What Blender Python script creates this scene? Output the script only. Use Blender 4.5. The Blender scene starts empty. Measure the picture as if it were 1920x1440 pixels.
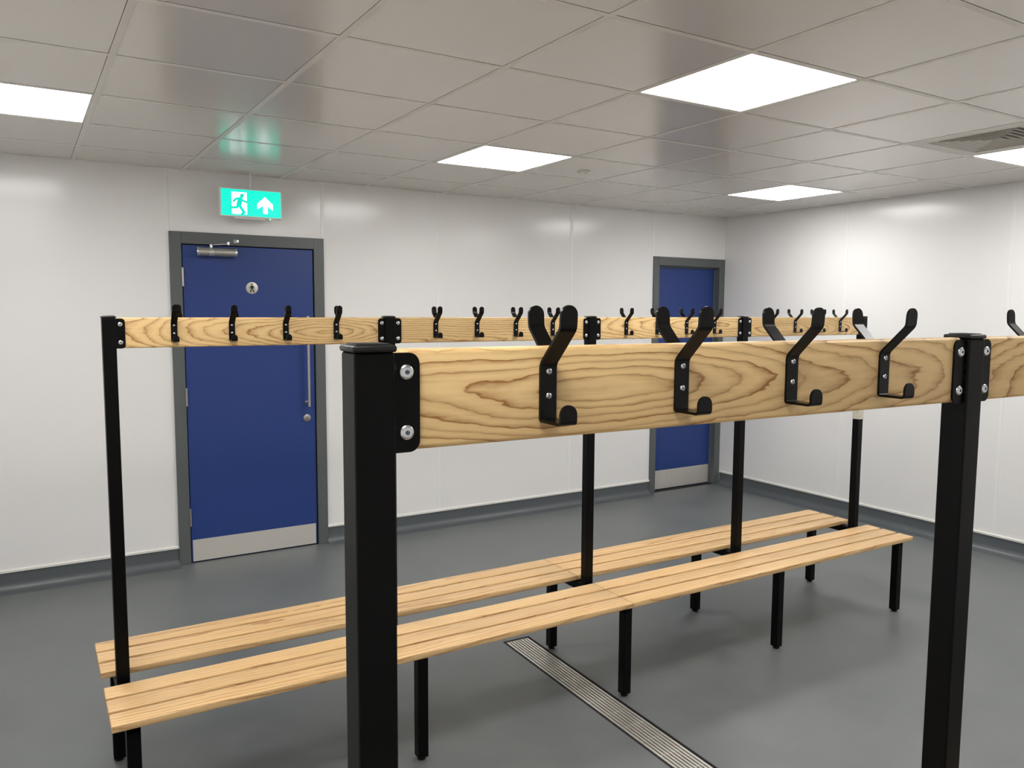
import bpy, bmesh, math
from mathutils import Vector, Matrix

# ---------------------------------------------------------------- camera, world, exposure
sc = bpy.context.scene
CX, CY, CZ = -0.3134, -3.1131, 1.6498
YAW, PITCH, ROLL, FPX = 0.5537, 0.0928, 0.0053, 1495.2
cam_d = bpy.data.cameras.new('camera')
cam = bpy.data.objects.new('camera', cam_d)
sc.collection.objects.link(cam)
fw = Vector((math.sin(YAW) * math.cos(PITCH), math.cos(YAW) * math.cos(PITCH), -math.sin(PITCH)))
rt = Vector((math.cos(YAW), -math.sin(YAW), 0))
up = rt.cross(fw)
rr = rt * math.cos(ROLL) + up * math.sin(ROLL)
uu = -rt * math.sin(ROLL) + up * math.cos(ROLL)
cam.matrix_world = Matrix(((rr.x, uu.x, -fw.x, CX), (rr.y, uu.y, -fw.y, CY), (rr.z, uu.z, -fw.z, CZ), (0, 0, 0, 1)))
cam_d.sensor_width = 36
cam_d.sensor_fit = 'HORIZONTAL'
cam_d.lens = FPX * 36 / 1920
cam_d.clip_start = 0.02
sc.camera = cam
w = bpy.data.worlds.new('world')
sc.world = w
w.use_nodes = True
w.node_tree.nodes['Background'].inputs[0].default_value = (0.8, 0.85, 0.9, 1)
w.node_tree.nodes['Background'].inputs[1].default_value = 0.02
vs = sc.view_settings
vs.view_transform = 'Standard'
vs.look = 'None'
vs.gamma = 1
vs.use_curve_mapping = False
vs.exposure = 0.0
LAMP = 18.2          # emission of the ceiling diffusers
LAMP_COL = (1.0, 0.985, 0.965)

# room measures
H = 2.507
YW = 2.274           # back wall
XR = 5.352           # right wall
XL, YF = -1.2, -4.2  # left and front wall (outside the picture)
C = sc.collection.objects

# ---------------------------------------------------------------- helpers
def srgb(r, g, b):
    f = lambda c: (c / 255 / 12.92) if c / 255 <= 0.04045 else ((c / 255 + 0.055) / 1.055) ** 2.4
    return (f(r), f(g), f(b), 1)

def mat(name, col, rough=0.5, metal=0.0, spec=0.5, emit=None, estr=0.0, bump=None, coat=0.0):
    m = bpy.data.materials.new(name)
    m.use_nodes = True
    nt = m.node_tree
    b = nt.nodes['Principled BSDF']
    b.inputs['Base Color'].default_value = col
    b.inputs['Roughness'].default_value = rough
    b.inputs['Metallic'].default_value = metal
    b.inputs['Specular IOR Level'].default_value = spec
    b.inputs['Coat Weight'].default_value = coat
    if emit:
        b.inputs['Emission Color'].default_value = (*emit[:3], 1)
        b.inputs['Emission Strength'].default_value = estr
    if bump:
        tc = nt.nodes.new('ShaderNodeTexCoord')
        n = nt.nodes.new('ShaderNodeTexNoise')
        n.inputs['Scale'].default_value = bump[0]
        n.inputs['Detail'].default_value = 3
        bp = nt.nodes.new('ShaderNodeBump')
        bp.inputs['Strength'].default_value = bump[1]
        bp.inputs['Distance'].default_value = bump[2]
        nt.links.new(tc.outputs['Object'], n.inputs['Vector'])
        nt.links.new(n.outputs['Fac'], bp.inputs['Height'])
        nt.links.new(bp.outputs['Normal'], b.inputs['Normal'])
    return m

def obj(name, bm, m, parent=None, smooth=False, loc=None):
    me = bpy.data.meshes.new(name)
    bmesh.ops.recalc_face_normals(bm, faces=bm.faces)
    bm.to_mesh(me)
    bm.free()
    me.materials.append(m)
    if smooth:
        me.shade_smooth()
        me.set_sharp_from_angle(angle=math.radians(38))
    o = bpy.data.objects.new(name, me)
    C.link(o)
    if parent:
        o.parent = parent
    if loc:
        o.location = loc
    return o

def empty(name, loc=(0, 0, 0), rz=0, parent=None):
    o = bpy.data.objects.new(name, None)
    o.empty_display_size = 0.1
    C.link(o)
    o.location = loc
    o.rotation_euler = (0, 0, rz)
    if parent:
        o.parent = parent
    return o

def tag(o, label=None, cat=None, group=None, kind=None):
    if label: o['label'] = label
    if cat: o['category'] = cat
    if group: o['group'] = group
    if kind: o['kind'] = kind
    return o

def kids(o):
    return [c for c in bpy.data.objects if c.parent == o]

def copy_tree(o, parent=None):
    c = o.copy()
    C.link(c)
    c.parent = parent
    for ch in kids(o):
        copy_tree(ch, c)
    return c

def box(bm, x0, x1, y0, y1, z0, z1, r=0.0, seg=2):
    t = bmesh.new()
    bmesh.ops.create_cube(t, size=1)
    for v in t.verts:
        v.co = Vector((x0 + (v.co.x + .5) * (x1 - x0), y0 + (v.co.y + .5) * (y1 - y0), z0 + (v.co.z + .5) * (z1 - z0)))
    if r > 0:
        bmesh.ops.bevel(t, geom=t.edges[:], offset=r, segments=seg, profile=0.5, affect='EDGES')
    me = bpy.data.meshes.new('tmp')
    t.to_mesh(me)
    t.free()
    bm.from_mesh(me)
    bpy.data.meshes.remove(me)
    return bm

def mbox(*a, **k):
    return box(bmesh.new(), *a, **k)

def cyl(bm, p0, p1, r0, r1=None, n=24, bev=0.0, bseg=2):
    """cylinder or cone between two points, with optional rounded far rim (p1 end)"""
    r1 = r0 if r1 is None else r1
    p0, p1 = Vector(p0), Vector(p1)
    d = (p1 - p0)
    L = d.length
    rot = d.to_track_quat('Z', 'Y').to_matrix()
    prof = [(r0, 0)]
    if bev > 0:
        for k in range(bseg + 1):
            a = math.pi / 2 * k / bseg
            prof.append((r1 - bev + bev * math.cos(a), L - bev + bev * math.sin(a)))
    else:
        prof.append((r1, L))
    rings = []
    for r, z in prof:
        rings.append([bm.verts.new(p0 + rot @ Vector((r * math.cos(2 * math.pi * k / n), r * math.sin(2 * math.pi * k / n), z))) for k in range(n)])
    for a, b in zip(rings, rings[1:]):
        for k in range(n):
            bm.faces.new((a[k], a[(k + 1) % n], b[(k + 1) % n], b[k]))
    bm.faces.new(rings[0][::-1])
    bm.faces.new(rings[-1])
    return bm

def prism(bm, pts, axis, a, b):
    """extrude a 2D outline along an axis; outline order: the two other axes"""
    def P(u, v, t):
        return {'x': (t, u, v), 'y': (u, t, v), 'z': (u, v, t)}[axis]
    A = [bm.verts.new(P(u, v, a)) for u, v in pts]
    B = [bm.verts.new(P(u, v, b)) for u, v in pts]
    n = len(pts)
    for k in range(n):
        bm.faces.new((A[k], A[(k + 1) % n], B[(k + 1) % n], B[k]))
    bm.faces.new(A[::-1])
    bm.faces.new(B)
    return bm

def rrect(x0, x1, z0, z1, rs, n=6):
    """rounded rectangle outline, rs = radii of (x0z0, x1z0, x1z1, x0z1)"""
    out = []
    cs = [(x0, z0, 1, 1, 180), (x1, z0, -1, 1, 270), (x1, z1, -1, -1, 0), (x0, z1, 1, -1, 90)]
    for (x, z, sx, sz, a0), r in zip(cs, rs):
        if r <= 0:
            out.append((x, z))
            continue
        for k in range(n + 1):
            a = math.radians(a0 + 90 * k / n)
            out.append((x + sx * r + r * math.cos(a), z + sz * r + r * math.sin(a)))
    return out

def stroke(bm, pts, wd, axis, a, b, n=8):
    """thick round-ended polyline as prisms"""
    for p, q in zip(pts, pts[1:]):
        d = Vector((q[0] - p[0], q[1] - p[1]))
        ang = math.atan2(d.y, d.x)
        out = []
        for k in range(n + 1):
            t = ang + math.pi / 2 + math.pi * k / n
            out.append((p[0] + wd / 2 * math.cos(t), p[1] + wd / 2 * math.sin(t)))
        for k in range(n + 1):
            t = ang - math.pi / 2 + math.pi * k / n
            out.append((q[0] + wd / 2 * math.cos(t), q[1] + wd / 2 * math.sin(t)))
        prism(bm, out, axis, a, b)

# ---------------------------------------------------------------- materials
def wood_mat(name, light, dark, freq, contrast, fibre, rough=0.42):
    m = bpy.data.materials.new(name)
    m.use_nodes = True
    nt = m.node_tree
    L = nt.links.new
    b = nt.nodes['Principled BSDF']
    N = lambda t: nt.nodes.new(t)
    def M(op, a, bb=None, cc=None, clamp=False):
        n = N('ShaderNodeMath')
        n.operation = op
        n.use_clamp = clamp
        for i, v in enumerate((a, bb, cc)):
            if v is None: continue
            if isinstance(v, (int, float)): n.inputs[i].default_value = v
            else: L(v, n.inputs[i])
        return n.outputs[0]
    def attr(nm):
        n = N('ShaderNodeAttribute')
        n.attribute_type = 'OBJECT'
        n.attribute_name = nm
        return n.outputs['Fac']
    def noise(vec, scale, detail=2, rough_=0.5):
        n = N('ShaderNodeTexNoise')
        n.inputs['Scale'].default_value = scale
        n.inputs['Detail'].default_value = detail
        n.inputs['Roughness'].default_value = rough_
        L(vec, n.inputs['Vector'])
        return n.outputs['Fac']
    def comb(x, y, z):
        n = N('ShaderNodeCombineXYZ')
        for i, v in enumerate((x, y, z)):
            if isinstance(v, (int, float)): n.inputs[i].default_value = v
            else: L(v, n.inputs[i])
        return n.outputs[0]
    tc = N('ShaderNodeTexCoord')
    sp = N('ShaderNodeSeparateXYZ')
    L(tc.outputs['Object'], sp.inputs[0])
    X, Y, Z = sp.outputs
    seed, heart, slope, off, zc = attr('grain_seed'), attr('grain_heart'), attr('grain_slope'), attr('grain_depth'), attr('grain_height')
    xs = M('ADD', X, M('MULTIPLY', seed, 3.71))
    n1 = M('SUBTRACT', noise(comb(xs, seed, 0.0), 3.2, 1), 0.5)
    n2 = M('SUBTRACT', noise(comb(xs, 5.0, seed), 4.5, 1), 0.5)
    n3 = M('SUBTRACT', noise(comb(M('MULTIPLY', xs, 12), M('MULTIPLY', Y, 40), M('MULTIPLY', Z, 40)), 1.0, 3), 0.5)
    n4 = M('SUBTRACT', noise(comb(M('MULTIPLY', xs, 60), M('MULTIPLY', Y, 200), M('MULTIPLY', Z, 200)), 1.0, 2), 0.5)
    dx = M('MULTIPLY', M('SUBTRACT', X, heart), slope)
    c = M('ADD', M('SQRT', M('ADD', M('MULTIPLY', dx, dx), 0.00006)), M('ADD', off, M('MULTIPLY', n1, 0.022)))
    dy = M('ADD', M('MULTIPLY', Y, -1.0), c)
    dz = M('SUBTRACT', M('SUBTRACT', Z, zc), M('MULTIPLY', n2, 0.03))
    r = M('SQRT', M('ADD', M('MULTIPLY', dy, dy), M('MULTIPLY', M('MULTIPLY', dz, dz), 1.1)))
    r = M('ADD', r, M('ADD', M('MULTIPLY', n3, 0.011), M('MULTIPLY', n4, 0.0018)))
    fr = M('FRACT', M('MULTIPLY', r, freq))
    cr = N('ShaderNodeValToRGB')
    e = cr.color_ramp.elements
    e[0].position = 0.0; e[0].color = (0.25, 0.25, 0.25, 1)
    e[1].position = 1.0; e[1].color = (0.25, 0.25, 0.25, 1)
    for p, v in ((0.10, 0.08), (0.42, 0.0), (0.66, 0.20), (0.84, 0.50), (0.94, 1.0)):
        k = e.new(p); k.color = (v, v, v, 1)
    L(fr, cr.inputs[0])
    # rings vary in strength from one to the next
    idn = noise(comb(M('FLOOR', M('MULTIPLY', r, freq)), seed, 3.3), 1.7, 0)
    ringv = M('MULTIPLY', cr.outputs[0], M('MULTIPLY', M('ADD', idn, 0.25), contrast))
    # rings break up into pores
    fib = noise(comb(M('MULTIPLY', xs, 7), M('MULTIPLY', Y, 230), M('MULTIPLY', Z, 230)), 1.0, 3, 0.6)
    fibv = M('MULTIPLY', M('SUBTRACT', fib, 0.42), fibre)
    broad = M('MULTIPLY', M('SUBTRACT', noise(comb(M('MULTIPLY', xs, 3), M('MULTIPLY', Y, 18), M('MULTIPLY', Z, 18)), 1.0, 2), 0.5), 0.35)
    fac = M('ADD', M('ADD', M('MULTIPLY', ringv, M('ADD', fib, 0.55)), fibv), broad, clamp=True)
    mx = N('ShaderNodeMix')
    mx.data_type = 'RGBA'
    L(fac, mx.inputs[0])
    mx.inputs[6].default_value = light
    mx.inputs[7].default_value = dark
    tone = attr('tone')
    hs = N('ShaderNodeHueSaturation')
    L(mx.outputs[2], hs.inputs['Color'])
    L(M('ADD', tone, 1.0), hs.inputs['Value'])
    L(hs.outputs[0], b.inputs['Base Color'])
    b.inputs['Roughness'].default_value = rough
    b.inputs['Specular IOR Level'].default_value = 0.4
    return m

M_rail = wood_mat('ash_rail', srgb(232, 199, 142), srgb(154, 102, 50), 120, 1.05, 0.38)
M_slat = wood_mat('ash_slat', srgb(222, 186, 134), srgb(160, 108, 62), 62, 0.8, 0.28, 0.38)
M_black = mat('black_powder_coat', srgb(3, 3, 3), 0.40, spec=0.15, bump=(900, 0.05, 0.0003))
M_hook = mat('black_hook', srgb(4, 4, 4), 0.28, spec=0.22)
M_cap = mat('black_plastic', srgb(18, 18, 19), 0.36, spec=0.35)
M_zinc = mat('zinc', (0.72, 0.75, 0.78, 1), 0.25, 1.0)
M_zincd = mat('zinc_recess', (0.10, 0.12, 0.15, 1), 0.4, 0.8)
M_steel = mat('brushed_steel', (0.50, 0.48, 0.46, 1), 0.34, 1.0)
M_alu = mat('satin_aluminium', (0.55, 0.54, 0.52, 1), 0.4, 1.0)
M_wall = mat('white_wall_panel', srgb(238, 237, 236), 0.175, spec=0.42, bump=(1.6, 0.3, 0.003))
M_joint = mat('white_joint', srgb(238, 238, 236), 0.3)
M_trim = mat('white_trim', srgb(236, 234, 228), 0.4)
M_tile = mat('ceiling_tile', srgb(222, 218, 210), 0.20, spec=0.5, bump=(1.3, 0.12, 0.004))
M_tee = mat('ceiling_tee', srgb(229, 225, 218), 0.4)
M_frame = mat('grey_door_paint', srgb(92, 97, 97), 0.4)
M_blue = mat('blue_laminate', srgb(40, 64, 128), 0.38, spec=0.4)
M_dark = mat('shadow_gap', srgb(14, 15, 16), 0.8)
M_light = mat('light_diffuser', (0.9, 0.9, 0.9, 1), 0.6, emit=LAMP_COL, estr=LAMP)
M_white = mat('white_plastic', srgb(235, 235, 232), 0.4)
M_green = mat('exit_green', (0.0, 0.5, 0.35, 1), 0.3, emit=(0.0, 0.86, 0.60), estr=1.0)
M_glow = mat('exit_white', (0.9, 0.9, 0.9, 1), 0.3, emit=(0.85, 0.93, 1.0), estr=1.8)
M_man = mat('exit_figure', (0.0, 0.4, 0.3, 1), 0.3, emit=(0.0, 0.60, 0.46), estr=1.0)
M_led = mat('green_led', (0.1, 0.9, 0.3, 1), 0.3, emit=(0.2, 1.0, 0.35), estr=2.5)
M_ink = mat('black_ink', srgb(15, 15, 18), 0.5)
M_disc = mat('brushed_disc', (0.62, 0.60, 0.55, 1), 0.45, 0.7)
M_vent = mat('vent_white', srgb(218, 214, 205), 0.45)

# floor vinyl: grey with faint mottling and scuffs
def floor_mat(name, mottled=True):
    m = mat(name, srgb(92, 95, 97), 0.42, spec=0.5)
    nt = m.node_tree
    b = nt.nodes['Principled BSDF']
    tc = nt.nodes.new('ShaderNodeTexCoord')
    n = nt.nodes.new('ShaderNodeTexNoise'); n.inputs['Scale'].default_value = 2.3; n.inputs['Detail'].default_value = 6; n.inputs['Roughness'].default_value = 0.62
    f = nt.nodes.new('ShaderNodeTexNoise'); f.inputs['Scale'].default_value = 420; f.inputs['Detail'].default_value = 2
    for q in (n, f): nt.links.new(tc.outputs['Object'], q.inputs['Vector'])
    a = nt.nodes.new('ShaderNodeMath'); a.operation = 'MULTIPLY_ADD'; a.inputs[1].default_value = 0.35; a.inputs[2].default_value = 0.0
    nt.links.new(f.outputs['Fac'], a.inputs[0])
    s = nt.nodes.new('ShaderNodeMath'); s.operation = 'ADD'
    nt.links.new(n.outputs['Fac'], s.inputs[0]); nt.links.new(a.outputs[0], s.inputs[1])
    cr = nt.nodes.new('ShaderNodeValToRGB')
    cr.color_ramp.elements[0].position = 0.45; cr.color_ramp.elements[0].color = srgb(99, 103, 104)
    cr.color_ramp.elements[1].position = 0.9; cr.color_ramp.elements[1].color = srgb(113, 116, 116)
    nt.links.new(s.outputs[0], cr.inputs[0]); nt.links.new(cr.outputs[0], b.inputs['Base Color'])
    mr = nt.nodes.new('ShaderNodeMapRange'); mr.inputs[3].default_value = 0.34; mr.inputs[4].default_value = 0.52
    nt.links.new(n.outputs['Fac'], mr.inputs[0]); nt.links.new(mr.outputs[0], b.inputs['Roughness'])
    bp = nt.nodes.new('ShaderNodeBump'); bp.inputs['Strength'].default_value = 0.08; bp.inputs['Distance'].default_value = 0.001
    nt.links.new(f.outputs['Fac'], bp.inputs['Height']); nt.links.new(bp.outputs['Normal'], b.inputs['Normal'])
    return m
M_floor = floor_mat('grey_vinyl')
M_cove = mat('grey_vinyl_cove', srgb(88, 93, 96), 0.36)

# brushed kick plate: vertical streaks of roughness
def brushed():
    m = mat('brushed_kick_plate', (0.80, 0.77, 0.71, 1), 0.3, 0.7)
    nt = m.node_tree
    b = nt.nodes['Principled BSDF']
    tc = nt.nodes.new('ShaderNodeTexCoord')
    mp = nt.nodes.new('ShaderNodeMapping'); mp.inputs['Scale'].default_value = (6, 1, 0.4)
    n = nt.nodes.new('ShaderNodeTexNoise'); n.inputs['Scale'].default_value = 1.5; n.inputs['Detail'].default_value = 2
    nt.links.new(tc.outputs['Object'], mp.inputs[0]); nt.links.new(mp.outputs[0], n.inputs['Vector'])
    bp = nt.nodes.new('ShaderNodeBump'); bp.inputs['Strength'].default_value = 0.6; bp.inputs['Distance'].default_value = 0.01
    nt.links.new(n.outputs['Fac'], bp.inputs['Height']); nt.links.new(bp.outputs['Normal'], b.inputs['Normal'])
    b.inputs['Roughness'].default_value = 0.52
    return m
M_kick = brushed()

# clear film
M_film = mat('clear_film', (0.92, 0.88, 0.74, 1), 0.15)
M_film.node_tree.nodes['Principled BSDF'].inputs['Transmission Weight'].default_value = 0.35

# ---------------------------------------------------------------- the room
def struct(name, bm, m, **k):
    return tag(obj(name, bm, m, **k), kind='structure')

# drain recess is cut out of the floor: floor made of four pieces around it
DR_C, DR_R, DR_W, DR_L = (1.7475, 0.168), -0.036, 0.142, 2.6    # far end centre, rotation, width, length
fl = bmesh.new()
def dpt(u, v):      # u across, v towards the viewer
    c, s = math.cos(DR_R), math.sin(DR_R)
    return (DR_C[0] + u * c + v * s, DR_C[1] + u * s - v * c)
hw = DR_W / 2 + 0.004
hole = [dpt(-hw, -0.004), dpt(hw, -0.004), dpt(hw, DR_L + .004), dpt(-hw, DR_L + .004)]
outer = [(XL, YW), (XR, YW), (XR, YF), (XL, YF)]
ov = [fl.verts.new((x, y, 0)) for x, y in outer]
hv = [fl.verts.new((x, y, 0)) for x, y in hole]
hb = [fl.verts.new((x, y, -0.06)) for x, y in hole]
for k in range(4):
    j = (k + 1) % 4
    fl.faces.new((ov[k], ov[j], hv[j], hv[k]))
    fl.faces.new((hv[k], hv[j], hb[j], hb[k]))
fl.faces.new(hb)
struct('floor', fl, M_floor)

# back wall with two door openings
D1 = (0.52, 1.47, 2.11)
D2 = (4.50, XR, 2.11)
TH = 0.12
wb = bmesh.new()
for x0, x1, z0, z1 in ((XL - TH, D1[0], 0, H + .06), (D1[0], D1[1], D1[2], H + .06), (D1[1], D2[0], 0, H + .06), (D2[0], D2[1], D2[2], H + .06), (XR, XR + TH, 0, H + .06)):
    box(wb, x0, x1, YW, YW + TH, z0, z1)
wall_back = struct('wall_back', wb, M_wall)
wall_right = struct('wall_right', mbox(XR, XR + TH, YF - TH, YW, 0, H + .06), M_wall)
wall_left = struct('wall_left', mbox(XL - TH, XL, YF - TH, YW, 0, H + .06), M_wall)
wall_front = struct('wall_front', mbox(XL, XR, YF - TH, YF, 0, H + .06), M_wall)

# panel joint strips
def joint_y(x, z0, z1):
    b = bmesh.new()
    prism(b, [(x - .014, YW), (x - .012, YW - .0022), (x + .012, YW - .0022), (x + .014, YW)], 'z', z0, z1)
    obj('panel_joint', b, M_joint, wall_back)
for x, z0 in ((0.498, 2.13), (1.487, 2.13), (2.364, .125), (3.585, .125), (4.472, 2.13), (-0.74, .125)):
    joint_y(x, z0, H)
for y in (0.972, -0.28, -1.53, -2.78):
    b = bmesh.new()
    prism(b, [(XR, y - .014), (XR - .0022, y - .012), (XR - .0022, y + .012), (XR, y + .014)], 'z', .125, H)
    obj('panel_joint', b, M_joint, wall_right)
# corner strip
b = bmesh.new()
prism(b, [(XR, YW), (XR - .016, YW), (XR - .016, YW - .002), (XR - .004, YW - .004), (XR - .002, YW - .016), (XR, YW - .016)], 'z', 2.13, H)
obj('panel_joint', b, M_joint, wall_right)

# coved skirting (profile swept along the walls) with a white capping strip
def cove_profile():
    p = [(0, .110), (.004, .110), (.004, .048)]
    R = .046
    for k in range(1, 8):
        a = math.pi / 2 * k / 8
        p.append((.004 + R - R * math.cos(a), .0015 + R - R * math.sin(a)))
    p += [(.004 + R, .0015), (.085, .0003), (.085, 0), (0, 0)]
    return p
CP = cove_profile()
cap_p = [(0, .110), (.010, .110), (.011, .113), (.010, .124), (.004, .127), (0, .127)]
def sweep(name, prof, m, kind):
    if kind[0] == 'back':
        b = bmesh.new()
        for x0, x1 in kind[1]:
            prism(b, [(YW - d, z) for d, z in prof], 'x', x0, x1)
    elif kind[0] == 'front':
        b = bmesh.new(); prism(b, [(YF + d, z) for d, z in prof], 'x', XL, XR)
    else:
        b = bmesh.new()
        X = XR if kind[0] == 'right' else XL
        s = -1 if kind[0] == 'right' else 1
        prism(b, [(X + s * d, z) for d, z in prof], 'y', YF, YW - (0.02 if kind[0] == 'right' else 0))
    return struct(name, b, m, smooth=True)
runs = [(XL, 0.506), (1.484, 4.474)]
sweep('baseboard_back', CP, M_cove, ('back', runs))
sweep('baseboard_right', CP, M_cove, ('right',))
sweep('baseboard_left', CP, M_cove, ('left',))
sweep('baseboard_front', CP, M_cove, ('front',))
sweep('trim_1', cap_p, M_trim, ('back', runs))
sweep('trim_2', cap_p, M_trim, ('right',))
sweep('trim_3', cap_p, M_trim, ('left',))

# ---------------------------------------------------------------- ceiling
lights = [(x, y) for x in (-0.6, 1.8, 4.2) for y in (0.6, -1.2, -3.0)]
VENT = (3.6, -1.2)
skip = {(round(x / .6), round(y / .6)) for x, y in lights} | {(6, -2)}
cb = bmesh.new()
for i in range(-2, 9):
    for j in range(-7, 4):
        if (i, j) in skip: continue
        x0, x1, y0, y1 = i * .6, min(i * .6 + .6, XR), j * .6, min(j * .6 + .6, YW)
        box(cb, x0 + .0122, x1 - (.0135 if x1 < XR else 0), y0 + .0122, y1 - (.0145 if y1 < YW else 0), H + .0012, H + .0145)
box(cb, XL, XR, YF, YW, H + .055, H + .06)
ceiling = struct('ceiling', cb, M_tile)
tb = bmesh.new()
tw = .012
for i in range(-1, 9):
    x = i * .6
    box(tb, x - tw, x + tw, YF, YW, H, H + .0010)
    box(tb, x - .002, x + .002, YF, YW, H + .0010, H + .04)
for j in range(-6, 4):
    y = j * .6
    for i in range(-2, 9):
        x0, x1 = i * .6 + tw, min(i * .6 + .6 - tw, XR)
        box(tb, x0, x1, y - tw, y + tw, H + .0002, H + .0010)
        box(tb, x0, x1, y - .002, y + .002, H + .0010, H + .04)
for a in ((XL, XR, YW - .02, YW), (XL, XR, YF, YF + .02)): box(tb, *a, H - .0005, H + .0055)
for a in ((XR - .02, XR, YF, YW), (XL, XL + .02, YF, YW)): box(tb, *a, H - .0005, H + .0055)
tag(obj('ceiling_grid', tb, M_tee, ceiling), kind='structure')

# recessed square light panels
fb = bmesh.new()
for a in ((.013, .587, .013, .019), (.013, .587, .581, .587), (.013, .019, .019, .581), (.581, .587, .019, .581)):
    box(fb, a[0], a[1], a[2], a[3], H + .001, H + .030)
box(fb, .013, .587, .013, .587, H + .030, H + .045)
root = empty('ceiling_light')
obj('frame', fb, M_white, root)
obj('diffuser', mbox(.019, .581, .019, .581, H + .0025, H + .012), M_light, root)
LABEL = {
    (-0.6, 0.6): 'lit square ceiling panel left of the green exit sign, cut by the left photo edge',
    (1.8, 0.6): 'small-looking lit ceiling panel between exit sign and corner, left of the round detector',
    (1.8, -1.2): 'largest and nearest lit square ceiling panel, upper right of the centre',
    (4.2, 0.6): 'farthest lit ceiling panel, just before the corner above the far door',
    (4.2, -1.2): 'lit ceiling panel touching the air vent at the right edge',
}
for k, (x, y) in enumerate(lights):
    o = root if k == 0 else copy_tree(root)
    o.location = (x, y, 0)
    side = 'left' if x < 1 else ('middle' if x < 3 else 'right')
    row = {0.6: 'row along the door wall', -1.2: 'second row from the door wall', -3.0: 'row over the camera'}[y]
    tag(o, LABEL.get((x, y), 'lit square ceiling panel outside the picture, %s column, %s' % (side, row)), 'ceiling light', 'square ceiling light panels')

# four-way air vent in its tile
vent = tag(empty('air_vent', (3.9, -0.9, H)), 'square louvred air vent in the ceiling at the right edge, beside a lit panel', 'air vent')
def ring(bm, ro, ri, zo, zi, t):
    """square cone ring, outer half size ro at height zo to inner ri at zi"""
    def sq(r, z): return [bm.verts.new((sx * r, sy * r, z)) for sx, sy in ((-1, -1), (1, -1), (1, 1), (-1, 1))]
    a, b_, c_, d_ = sq(ro, zo), sq(ri, zi), sq(ri - t, zi + .0), sq(ro - t, zo)
    for k in range(4):
        j = (k + 1) % 4
        for p, q in ((a, b_), (b_, c_), (c_, d_), (d_, a)):
            bm.faces.new((p[k], p[j], q[j], q[k]))
vb = bmesh.new()
for a in ((-.286, .286, -.286, -.225), (-.286, .286, .225, .286), (-.286, -.225, -.225, .225), (.225, .286, -.225, .225)):
    box(vb, *a, .0005, .010)
obj('vent_frame', vb, M_vent, vent)
for k in range(6):
    ro = .221 - k * .035
    b = bmesh.new()
    ring(b, ro, ro - .020, .001, .026, .0015)
    q = ro + .001
    for a in ((-q, q, -q, -q + .004), (-q, q, q - .004, q), (-q, -q + .004, -q + .004, q - .004), (q - .004, q, -q + .004, q - .004)):
        box(b, *a, -.0005, .0015)
    obj('louvre', b, M_vent, vent)
obj('backing', mbox(-.286, .286, -.286, .286, .034, .040), M_dark, vent)

# round detector
dd = tag(empty('smoke_detector', (2.705, 0.945, H + .006)), 'small round white detector disc on the ceiling right of the middle light', 'smoke detector')
obj('base', cyl(bmesh.new(), (0, 0, 0), (0, 0, -.010), .042, .042, 32, .003), M_vent, dd, True)
obj('sensor_head', cyl(bmesh.new(), (0, 0, -.010), (0, 0, -.022), .026, .022, 32, .004), M_vent, dd, True)

# ---------------------------------------------------------------- exit sign
SX, SY, SZ = 0.978, 2.142, 2.312     # centre of the face
SW, SH, SD = 0.385, 0.178, 0.032
es = tag(empty('exit_sign', (SX, SY, SZ)), 'green lit emergency exit sign with running figure and up arrow, hanging above the door', 'exit sign')
hb = bmesh.new()
fr_ = .008
for a in ((-SW / 2, SW / 2, -SH / 2, -SH / 2 + fr_), (-SW / 2, SW / 2, SH / 2 - fr_, SH / 2), (-SW / 2, -SW / 2 + fr_, -SH / 2 + fr_, SH / 2 - fr_), (SW / 2 - fr_, SW / 2, -SH / 2 + fr_, SH / 2 - fr_)):
    box(hb, a[0], a[1], -SD / 2, SD / 2, a[2], a[3], .001, 1)
box(hb, -.105, .085, -.010, .014, -SH / 2 - .010, -SH / 2, .002)
obj('sign_frame', hb, M_white, es)
obj('housing', mbox(-SW / 2 + fr_, SW / 2 - fr_, -SD / 2 + .006, SD / 2 - .002, -SH / 2 + fr_, SH / 2 - fr_), M_white, es)
face = obj('sign_face', mbox(-SW / 2 + fr_, SW / 2 - fr_, -SD / 2 + .002, -SD / 2 + .0055, -SH / 2 + fr_, SH / 2 - fr_), M_green, es)
FW, FH = SW - 2 * fr_, SH - 2 * fr_
def sp_(x, y):
    u = (x - 365) / 1180
    v = (y - (345 + 85 * u)) / (555 - 20 * u)
    return (-FW / 2 + u * FW, FH / 2 - v * FH)
yf = -SD / 2 + .002
b = bmesh.new()
prism(b, [(-FW / 2 + .172 * FW, -FH / 2 + .06 * FH), (-FW / 2 + .425 * FW, -FH / 2 + .06 * FH), (-FW / 2 + .425 * FW, FH / 2 - .10 * FH), (-FW / 2 + .172 * FW, FH / 2 - .10 * FH)], 'y', yf - .0006, yf)
obj('doorway_symbol', b, M_glow, face)
b = bmesh.new()
hx, hz = sp_(772, 500)
prism(b, [(hx + .0125 * math.cos(t * math.pi / 10), hz + .0125 * math.sin(t * math.pi / 10)) for t in range(20)], 'y', yf - .0012, yf - .0006)
for pts, wd in (([(738, 575), (705, 690)], .030), ([(730, 558), (655, 562), (608, 612)], .0135), ([(752, 570), (808, 618), (872, 634)], .0125),
                ([(708, 690), (762, 778), (806, 845), (765, 888)], .0175), ([(692, 690), (672, 745), (545, 748)], .0145)):
    stroke(b, [sp_(*p) for p in pts], wd, 'y', yf - .0012, yf - .0006)
obj('running_figure', b, M_man, face)
b = bmesh.new()
prism(b, [sp_(*p) for p in ((1225, 525), (1385, 685), (1385, 812), (1280, 722), (1280, 880), (1185, 872), (1185, 708), (1070, 778), (1070, 668))], 'y', yf - .0006, yf)
obj('arrow_symbol', b, M_glow, face)
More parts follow.
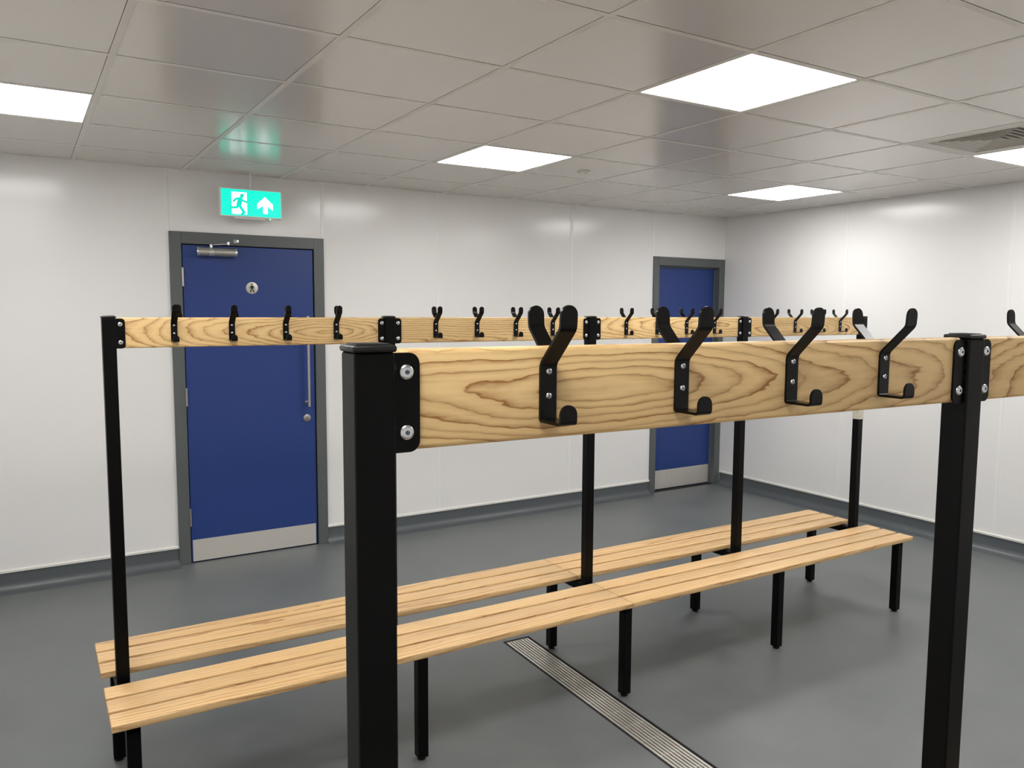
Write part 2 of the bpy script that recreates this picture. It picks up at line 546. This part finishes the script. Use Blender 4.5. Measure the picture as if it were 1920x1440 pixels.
obj('indicator_light', cyl(bmesh.new(), (.120, 0, -SH / 2), (.120, 0, -SH / 2 - .007), .005, .004, 12, .002), M_led, es)
obj('hanging_rod', cyl(bmesh.new(), (.0, 0, SH / 2), (0, 0, H - SZ + .0), .0065, n=16), M_white, es, True)

# ---------------------------------------------------------------- doors
def jamb_frame(x0, x1, top, fw_, proud, depth, x1_open=None):
    b = bmesh.new()
    ya, yb = YW - proud, YW + depth
    box(b, x0, x0 + fw_, ya, yb, 0, top, .002, 1)
    box(b, x1 - fw_, x1, ya, yb, 0, top, .002, 1)
    box(b, x0 + fw_ - .001, x1 - fw_ + .001, ya, yb, top - fw_ - .004, top, .002, 1)
    return b

d1 = tag(empty('door_1', (0, 0, 0)), kind='structure')
fr1 = obj('door_frame', jamb_frame(0.504, 1.488, 2.126, .070, .016, .11), M_frame, d1)
# rebate lip (stop) around the leaf, dark shadow joint behind
b = bmesh.new()
for a in ((.574, .5775, 0, 2.052), (1.4145, 1.418, 0, 2.052), (.574, 1.418, 2.0485, 2.052)):
    box(b, a[0], a[1], YW - .008, YW + .05, a[2], a[3])
obj('seal', b, M_dark, fr1)
leaf = obj('door_leaf', mbox(.5805, 1.4115, YW - .004, YW + .040, .006, 2.0455, .0015, 1), M_blue, d1)
obj('kick_plate', mbox(.588, 1.402, YW - .0058, YW - .004, .010, .152), M_kick, leaf)
tag(leaf, 'blue door leaf')
# leaf fittings
hd = bmesh.new()
HX, HY = 1.352, YW - .066
cyl(hd, (HX, HY, 0.985), (HX, HY, 1.600), .0095, n=20)
for z in (1.008, 1.577):
    cyl(hd, (HX, HY, z), (HX, YW - .004, z), .0085, n=16)
    cyl(hd, (HX, YW - .008, z), (HX, YW - .004, z), .013, n=20)
obj('pull_handle', hd, M_steel, leaf, True)
lk = bmesh.new()
cyl(lk, (1.352, YW - .004, .900), (1.352, YW - .014, .900), .027, .026, 32, .003)
lock = obj('lock', lk, M_steel, leaf, True)
obj('keyhole', mbox(1.3505, 1.3535, YW - .0150, YW - .0138, .890, .908), M_dark, lock)
ds = bmesh.new()
cyl(ds, (1.003, YW - .004, 1.783), (1.003, YW - .007, 1.783), .0385, .0385, 40, .0008)
disc = obj('toilet_sign', ds, M_disc, leaf, True)
b = bmesh.new()
ya, yb = YW - .0078, YW - .0070
px, pz = 1.003, 1.783
prism(b, [(px + .0052 * math.cos(t * math.pi / 8), pz + .0235 + .0052 * math.sin(t * math.pi / 8)) for t in range(16)], 'y', ya, yb)
prism(b, [(px - .0085, pz + .0155), (px + .0085, pz + .0155), (px + .0075, pz - .004), (px - .0075, pz - .004)], 'y', ya, yb)
for s in (-1, 1):
    stroke(b, [(px + s * .0075, pz + .0125), (px + s * .0150, pz - .001)], .0045, 'y', ya, yb)
    stroke(b, [(px + s * .0040, pz - .003), (px + s * .0105, pz - .0255)], .0068, 'y', ya, yb)
obj('figure_symbol', b, M_ink, disc)
# door closer
cl = empty('door_closer', (-.016, 0, 0), parent=leaf)
zc = 2.004
b = bmesh.new()
cyl(b, (.690, YW - .036, zc), (.905, YW - .036, zc), .0285, n=32)
box(b, .692, .903, YW - .036, YW - .004, zc - .024, zc + .024)
obj('closer_body', b, M_alu, cl, True)
for x0, x1 in ((.674, .690), (.905, .921)):
    b = bmesh.new()
    s = 1 if x0 > .8 else -1
    a, c_ = ((x1, x0) if s < 0 else (x0, x1))
    cyl(b, (a, YW - .036, zc), (c_, YW - .036, zc), .031, .031, 32, .006)
    obj('end_cover', b, M_zinc, cl, True)
b = bmesh.new()
cyl(b, (.750, YW - .036, zc), (.778, YW - .036, zc), .0305, n=32)
cyl(b, (.764, YW - .036, zc + .026), (.764, YW - .036, zc + .048), .011, n=20)
obj('spindle', b, M_zinc, cl, True)
b = bmesh.new()
def bar(bm, p, q, wd, th):
    p, q = Vector(p), Vector(q)
    d = (q - p).normalized()
    s = d.cross(Vector((0, 0, 1))).normalized() * wd / 2
    u = Vector((0, 0, th / 2))
    vs_ = [bm.verts.new(e + s * i + u * j) for e in (p, q) for i, j in ((-1, -1), (1, -1), (1, 1), (-1, 1))]
    for k in range(4):
        bm.faces.new((vs_[k], vs_[(k + 1) % 4], vs_[4 + (k + 1) % 4], vs_[4 + k]))
    bm.faces.new(vs_[:4][::-1]); bm.faces.new(vs_[4:])
bar(b, (.764, YW - .034, zc + .044), (.845, YW - .15, zc + .046), .018, .005)
bar(b, (.845, YW - .15, zc + .052), (.918, YW - .030, zc + .078), .014, .005)
cyl(b, (.845, YW - .15, zc + .040), (.845, YW - .15, zc + .058), .009, n=16)
box(b, .902, .936, YW - .034, YW - .016, zc + .062, zc + .086, .003)
obj('closer_arm', b, M_zinc, cl, True)
for z in (1.845, 1.085, .305):
    b = bmesh.new()
    cyl(b, (.577, YW - .018, z - .058), (.577, YW - .018, z + .058), .0072, n=16)
    box(b, .577, .583, YW - .012, YW - .006, z - .05, z + .05)
    obj('hinge', b, M_steel, d1, True)

d2 = tag(empty('door_2', (0, 0, 0)), kind='structure')
b = bmesh.new()
ya, yb = YW - .014, YW + .112
box(b, 4.474, 4.540, ya, yb, 0, 2.126, .002, 1)
box(b, 5.283, XR - .0005, ya, yb, 0, 2.126, .002, 1)
box(b, 4.539, 5.284, ya, yb, 2.050, 2.126, .002, 1)
fr2 = obj('door_frame', b, M_frame, d2)
b = bmesh.new()
for a in ((4.540, 4.552, 0, 2.05), (5.271, 5.283, 0, 2.05), (4.552, 5.271, 2.036, 2.05)):
    box(b, a[0], a[1], YW + .040, YW + .052, a[2], a[3])
obj('door_stop', b, M_frame, fr2)
leaf2 = obj('door_leaf', mbox(4.543, 5.280, YW + .053, YW + .097, .008, 2.046, .0015, 1), M_blue, d2)
obj('kick_plate', mbox(4.556, 5.268, YW + .0515, YW + .053, .012, .185), M_kick, leaf2)
# door backing and thresholds so that nothing opens into the void
struct('trim_4', mbox(.574, 1.418, YW - .002, YW + .115, .0003, .0035), M_dark)
struct('trim_5', mbox(4.540, 5.283, YW + .0, YW + .115, .0003, .0035), M_dark)

# ---------------------------------------------------------------- floor drain
dr = tag(empty('floor_drain', (DR_C[0], DR_C[1], 0), DR_R), 'long slotted stainless steel channel drain sunk in the grey floor under the bench', 'floor drain')
b = bmesh.new()
hw = DR_W / 2
for a in ((-hw - .003, -hw + .005, -DR_L, 0), (hw - .005, hw + .003, -DR_L, 0), (-hw + .005, hw - .005, -.005, 0), (-hw + .005, hw - .005, -DR_L, -DR_L + .005)):
    box(b, *a, -.03, .0006)
obj('drain_edge', b, M_dark, dr)
gr = bmesh.new()
nb = 8
iw = DR_W - .016
pw = iw / nb
for k in range(nb):
    u0 = -iw / 2 + k * pw
    wb_ = pw - .0075
    e_ = .006 if k in (0, nb - 1) else 0
    a0 = u0 + .00375 - (e_ if k == 0 else 0) * .3
    box(gr, a0, a0 + wb_ + e_ * .3, -DR_L + .008, -.008, -.010, -.001)
y = -.02
while y > -DR_L + .02:
    box(gr, -iw / 2, iw / 2, y - .002, y + .002, -.012, -.0035)
    y -= .115
box(gr, -iw / 2, iw / 2, -.014, -.008, -.010, -.001)
obj('grate', gr, mat('drain_steel', (0.66, 0.64, 0.59, 1), 0.42, 0.6), dr)
obj('channel', mbox(-hw + .004, hw - .004, -DR_L + .004, -.004, -.055, -.050), M_dark, dr)

# ---------------------------------------------------------------- hook racks with benches
S = 0.9545
RT, RB = 1.6185, 1.5205        # rail top and bottom

def post_mesh(z0=.405):
    b = mbox(-.02, .02, -.02, .02, z0, RT - .002, .0028, 3)
    return b
def cap_mesh():
    b = mbox(-.0215, .0215, -.0215, .0215, RT - .002, RT + .0045, .0024, 3)
    box(b, -.017, .017, -.017, .017, RT + .002, RT + .0062, .002, 2)
    return b
def plate_mesh(s):
    z0, z1 = RB - .001, RT - .003
    pts = rrect(.0195, .0465, z0, z1, (0, .011, .011, 0))
    if s < 0: pts = [(-x, z) for x, z in pts][::-1]
    b = bmesh.new()
    prism(b, pts, 'y', -.0145, -.0115)
    # weld beads where the plate meets the post
    for z, l in ((RT - .016, .010), (RT - .044, .006), (RT - .058, .010), (RB + .018, .007)):
        cyl(b, (s * .0205, -.0152, z - l / 2), (s * .0212, -.0150, z + l / 2), .0016, .0010, 8)
    return b
def bolt_mesh():
    b = bmesh.new()
    n = 28
    prof = [(.0074, 0), (.0074, .0012), (.0068, .0022), (.0052, .0030), (.0030, .0033), (.0024, .0033), (.0022, .0012)]
    rings = [[b.verts.new((r * math.cos(2 * math.pi * k / n), -h, r * math.sin(2 * math.pi * k / n))) for k in range(n)] for r, h in prof]
    for a, c_ in zip(rings, rings[1:]):
        for k in range(n): b.faces.new((a[k], a[(k + 1) % n], c_[(k + 1) % n], c_[k]))
    b.faces.new(rings[0]); b.faces.new(rings[-1])
    return b
def screw_mesh():
    b = bmesh.new()
    n = 20
    prof = [(.0036, 0), (.0035, .0008), (.0028, .0016), (.0013, .0020)]
    rings = [[b.verts.new((r * math.cos(2 * math.pi * k / n), -h, r * math.sin(2 * math.pi * k / n))) for k in range(n)] for r, h in prof]
    for a, c_ in zip(rings, rings[1:]):
        for k in range(n): b.faces.new((a[k], a[(k + 1) % n], c_[(k + 1) % n], c_[k]))
    b.faces.new(rings[0]); b.faces.new(rings[-1])
    return b
def cross_mesh():
    b = mbox(-.0020, .0020, -.0003, 0, -.0004, .0004)
    box(b, -.0004, .0004, -.0003, 0, -.0020, .0020)
    return b

def hook_mesh():
    path = [(-.0525, 1.5605), (-.0525, 1.5405), (-.0131, 1.5405), (-.0131, 1.6000), (-.0505, 1.6375), (-.0520, 1.6615)]
    rad = [0, .0045, .0032, .005, .0045, 0]
    P = [Vector(p) for p in path]
    pts = [P[0]]
    for i in range(1, len(P) - 1):
        a, p, c_ = P[i - 1], P[i], P[i + 1]
        d0, d1_ = (a - p).normalized(), (c_ - p).normalized()
        r = rad[i]
        for k in range(6):
            t = k / 5
            q = (p + d0 * r) * (1 - t) ** 2 + p * 2 * t * (1 - t) + (p + d1_ * r) * t ** 2
            pts.append(q)
    pts.append(P[-1])
    # resample the two ends for rounded tips
    wd = .0100
    def tip(p_end, p_in):
        d = (p_in - p_end).normalized()
        out = []
        for k in range(8):
            a = math.pi / 2 * k / 7
            out.append((p_end + d * wd * (1 - math.sin(a)) , max(.0012, wd * math.cos(a) )))
        return out
    # tip list runs from far in (full width) to end (narrow)
    def endlist(p_end, p_in):
        d = (p_in - p_end).normalized()
        return [(p_end + d * wd * (1 - math.sin(math.pi / 2 * k / 7)), max(.0014, wd * math.cos(math.pi / 2 * k / 7))) for k in range(8)]
    seq = endlist(pts[0], pts[1])[::-1] + [(p, wd) for p in pts[1:-1]] + endlist(pts[-1], pts[-2])
    th = .0016
    b = bmesh.new()
    rings = []
    for i, (p, w_) in enumerate(seq):
        q0 = seq[max(i - 1, 0)][0]
        q1 = seq[min(i + 1, len(seq) - 1)][0]
        t = (q1 - q0)
        t = t.normalized() if t.length > 1e-9 else Vector((0, 1))
        nrm = Vector((-t.y, t.x)) * th
        e = .0006
        rings.append([b.verts.new((sx * (w_ - (e if abs(sn) == 1 and False else 0)), p.x + nrm.x * sn, p.y + nrm.y * sn)) for sx, sn in ((-1, -1), (1, -1), (1, 1), (-1, 1))])
    for a, c_ in zip(rings, rings[1:]):
        for k in range(4): b.faces.new((a[k], a[(k + 1) % 4], c_[(k + 1) % 4], c_[k]))
    b.faces.new(rings[0]); b.faces.new(rings[-1])
    return b

# prototypes are parts of the far rack; everything else is copied from them
def place(proto, parent, loc=(0, 0, 0), rz=0.0, used=set()):
    """first use moves the prototype itself, later uses copy it with its sub-parts"""
    if proto.name in used:
        o = copy_tree(proto, parent)
    else:
        used.add(proto.name)
        o = proto
        o.parent = parent
    o.location = loc
    o.rotation_euler = (0, 0, rz)
    return o

def grain(o, seed, heart=0.0, slope=0.0, depth=0.0, height=0.0, tone=0.0):
    o['grain_seed'] = float(seed); o['grain_heart'] = float(heart); o['grain_slope'] = float(slope)
    o['grain_depth'] = float(depth); o['grain_height'] = float(height); o['tone'] = float(tone)

post_p = obj('post', post_mesh(), M_black)
obj('end_cap', cap_mesh(), M_cap, post_p, True)
plateR = obj('bracket_plate', plate_mesh(1), M_black)
plateL = obj('bracket_plate', plate_mesh(-1), M_black)
bolt_bm = bolt_mesh()
bolt0 = obj('bolt', bolt_bm, M_zinc, plateR, True, (.0325, -.0145, RT - .0215))
sock_b = bmesh.new(); cyl(sock_b, (0, -.0013, 0), (0, -.0016, 0), .0021, n=6)
sock_me = obj('bolt_socket', sock_b, M_zincd).data
bpy.data.objects.remove([o for o in bpy.data.objects if o.data == sock_me][0])
bolt0.data.materials.append(M_zincd)
def join_into(me, me2, idx):
    bm = bmesh.new(); bm.from_mesh(me)
    n0 = len(bm.faces)
    bm.from_mesh(me2); bm.faces.ensure_lookup_table()
    for f in bm.faces[n0:]: f.material_index = idx
    bm.to_mesh(me); bm.free()
join_into(bolt0.data, sock_me, 1)
for pl, s in ((plateR, 1), (plateL, -1)):
    for z in (RT - .0215, RB + .0185):
        if s == 1 and z > RB + .05: continue
        c_ = bolt0.copy(); C.link(c_); c_.parent = pl; c_.location = (s * .0325, -.0145, z)
hook_p = obj('coat_hook', hook_mesh(), M_hook, None, True)
screw0 = obj('screw', screw_mesh(), M_zinc, hook_p, True, (0, -.0148, 1.5925))
screw0.data.materials.append(M_zincd)
cm = bpy.data.meshes.new('cross'); t_ = cross_mesh()
for v in t_.verts: v.co.y -= .00195
t_.to_mesh(cm); t_.free()
join_into(screw0.data, cm, 1)
sc1 = screw0.copy(); C.link(sc1); sc1.parent = hook_p; sc1.location = (0, -.0148, 1.5665)
RL = S - .050
rail_p = obj('hook_rail', mbox(-RL / 2, RL / 2, -.0113, .0113, -(RT - RB) / 2, (RT - RB) / 2, .005, 4), M_rail, None, True)
leg_b = mbox(-.02, .02, -.02, .02, .011, .392, .0028, 3)
leg_p = obj('leg', leg_b, M_black)
obj('foot', cyl(bmesh.new(), (0, 0, .013), (0, 0, 0), .0165, .0160, 24, .003), M_cap, leg_p, True)
bar_b = mbox(-.02, .02, -.300, .300, .370, .4055, .0028, 3)
for s in (-1, 1):
    box(bar_b, -.052, .052, s * .20 - .018, s * .20 + .018, .4035, .4078)
cross_p = obj('cross_bar', bar_b, M_black)

SLW, SLG = .0835, .0155
ST = .4305
def make_slat(x0, x1):
    L_ = x1 - x0
    o = obj('seat_slat', mbox(-L_ / 2, L_ / 2, -SLW / 2, SLW / 2, -.0112, .0112, .0035, 3), M_slat, None, True)
    return o
slat_cache = {}
def slat(parent, x0, x1, yc, seed, tone):
    key = (round(x0, 4), round(x1, 4))
    if key not in slat_cache:
        slat_cache[key] = make_slat(x0, x1); o = slat_cache[key]
    else:
        o = slat_cache[key].copy(); C.link(o)
    o.parent = parent
    o.location = ((x0 + x1) / 2, yc, ST - .0112)
    grain(o, seed, heart=.4 * math.sin(seed * 3.1), slope=.05, depth=.02 * math.sin(seed * 7), height=.03 + .02 * math.sin(seed * 5.3), tone=tone)
    return o

def rack(name, label, x, y, z, rz, bays, grains, modules, seed0):
    root = tag(empty(name, (x, y, z), rz), label, 'bench', 'double sided changing benches with hook rails')
    for i in range(bays + 1):
        place(post_p, root, (i * S, 0, 0))
        if i < bays: place(plateR, root, (i * S, 0, 0))
        if i > 0: place(plateL, root, (i * S, 0, 0))
        place(cross_p, root, (i * S, 0, 0))
        for yy in (-.28, .28):
            place(leg_p, root, (i * S, yy, -z))
    for i in range(bays):
        r_ = place(rail_p, root, (i * S + S / 2, 0, (RT + RB) / 2))
        grain(r_, *grains[i])
        for k in range(4):
            place(hook_p, root, (i * S + .1928 + k * .1842, 0, 0))
            place(hook_p, root, (i * S + .2165 + k * .1845, 0, 0), math.pi)
    n = 0
    for (x0, x1) in modules:
        for s in (-1, 1):
            for k in range(3):
                yc = s * (.0600 + SLW / 2 + k * (SLW + SLG))
                n += 1
                slat(root, x0, x1, yc, seed0 + n * 1.37, (.0, .05, -.05, .03, -.03, .015)[n % 6])
    return root

far = rack('changing_bench', 'long slatted wooden bench standing on the grey floor, hook rail above, behind the nearer rail', -.069, -.268, 0.0, -.0097, 4,
           [(1.3, .22, .15, -.006, 0), (2.6, -.45, .05, -.006, -.045), (4.2, .3, .09, .0, .012), (5.9, -.2, .12, -.004, -.01)],
           [(-.062, 1.8985), (1.9005, 3.862)], 3.1)
near = rack('changing_bench', 'nearest hook rail on thick black posts, crossing the foreground with its seat below the picture', -.033, -2.4003, -.0068, -.0379, 2,
            [(8.1, -.21, .135, -.009, .002), (9.7, .5, .10, .0, -.03)],
            [(-.062, 1.9005)], 20.4)
near.location.z = -.0068
# clear film left on the far end post of the far rack
pf = [o for o in kids(far) if o.name.startswith('post')]
endpost = max(pf, key=lambda o: o.location.x)
b = bmesh.new()
n = 24
rings = []
for j in range(7):
    z = 1.040 + j * .012
    ring_ = []
    for k in range(n):
        a = 2 * math.pi * k / n
        sq = .0225 / max(abs(math.cos(a)), abs(math.sin(a)))
        sq *= 1 + .035 * math.sin(k * 5.3 + j * 2.1) + .02 * math.sin(j * 3.3)
        sq = min(sq, .029)
        sq = max(sq, .0212 / max(abs(math.cos(a)), abs(math.sin(a))) if abs(math.cos(a)) > .75 or abs(math.sin(a)) > .75 else sq)
        ring_.append(b.verts.new((sq * math.cos(a), sq * math.sin(a), z)))
    rings.append(ring_)
for a, c_ in zip(rings, rings[1:]):
    for k in range(n): b.faces.new((a[k], a[(k + 1) % n], c_[(k + 1) % n], c_[k]))
tag(obj('packing_film', b, M_film, endpost), 'strip of clear packing film')
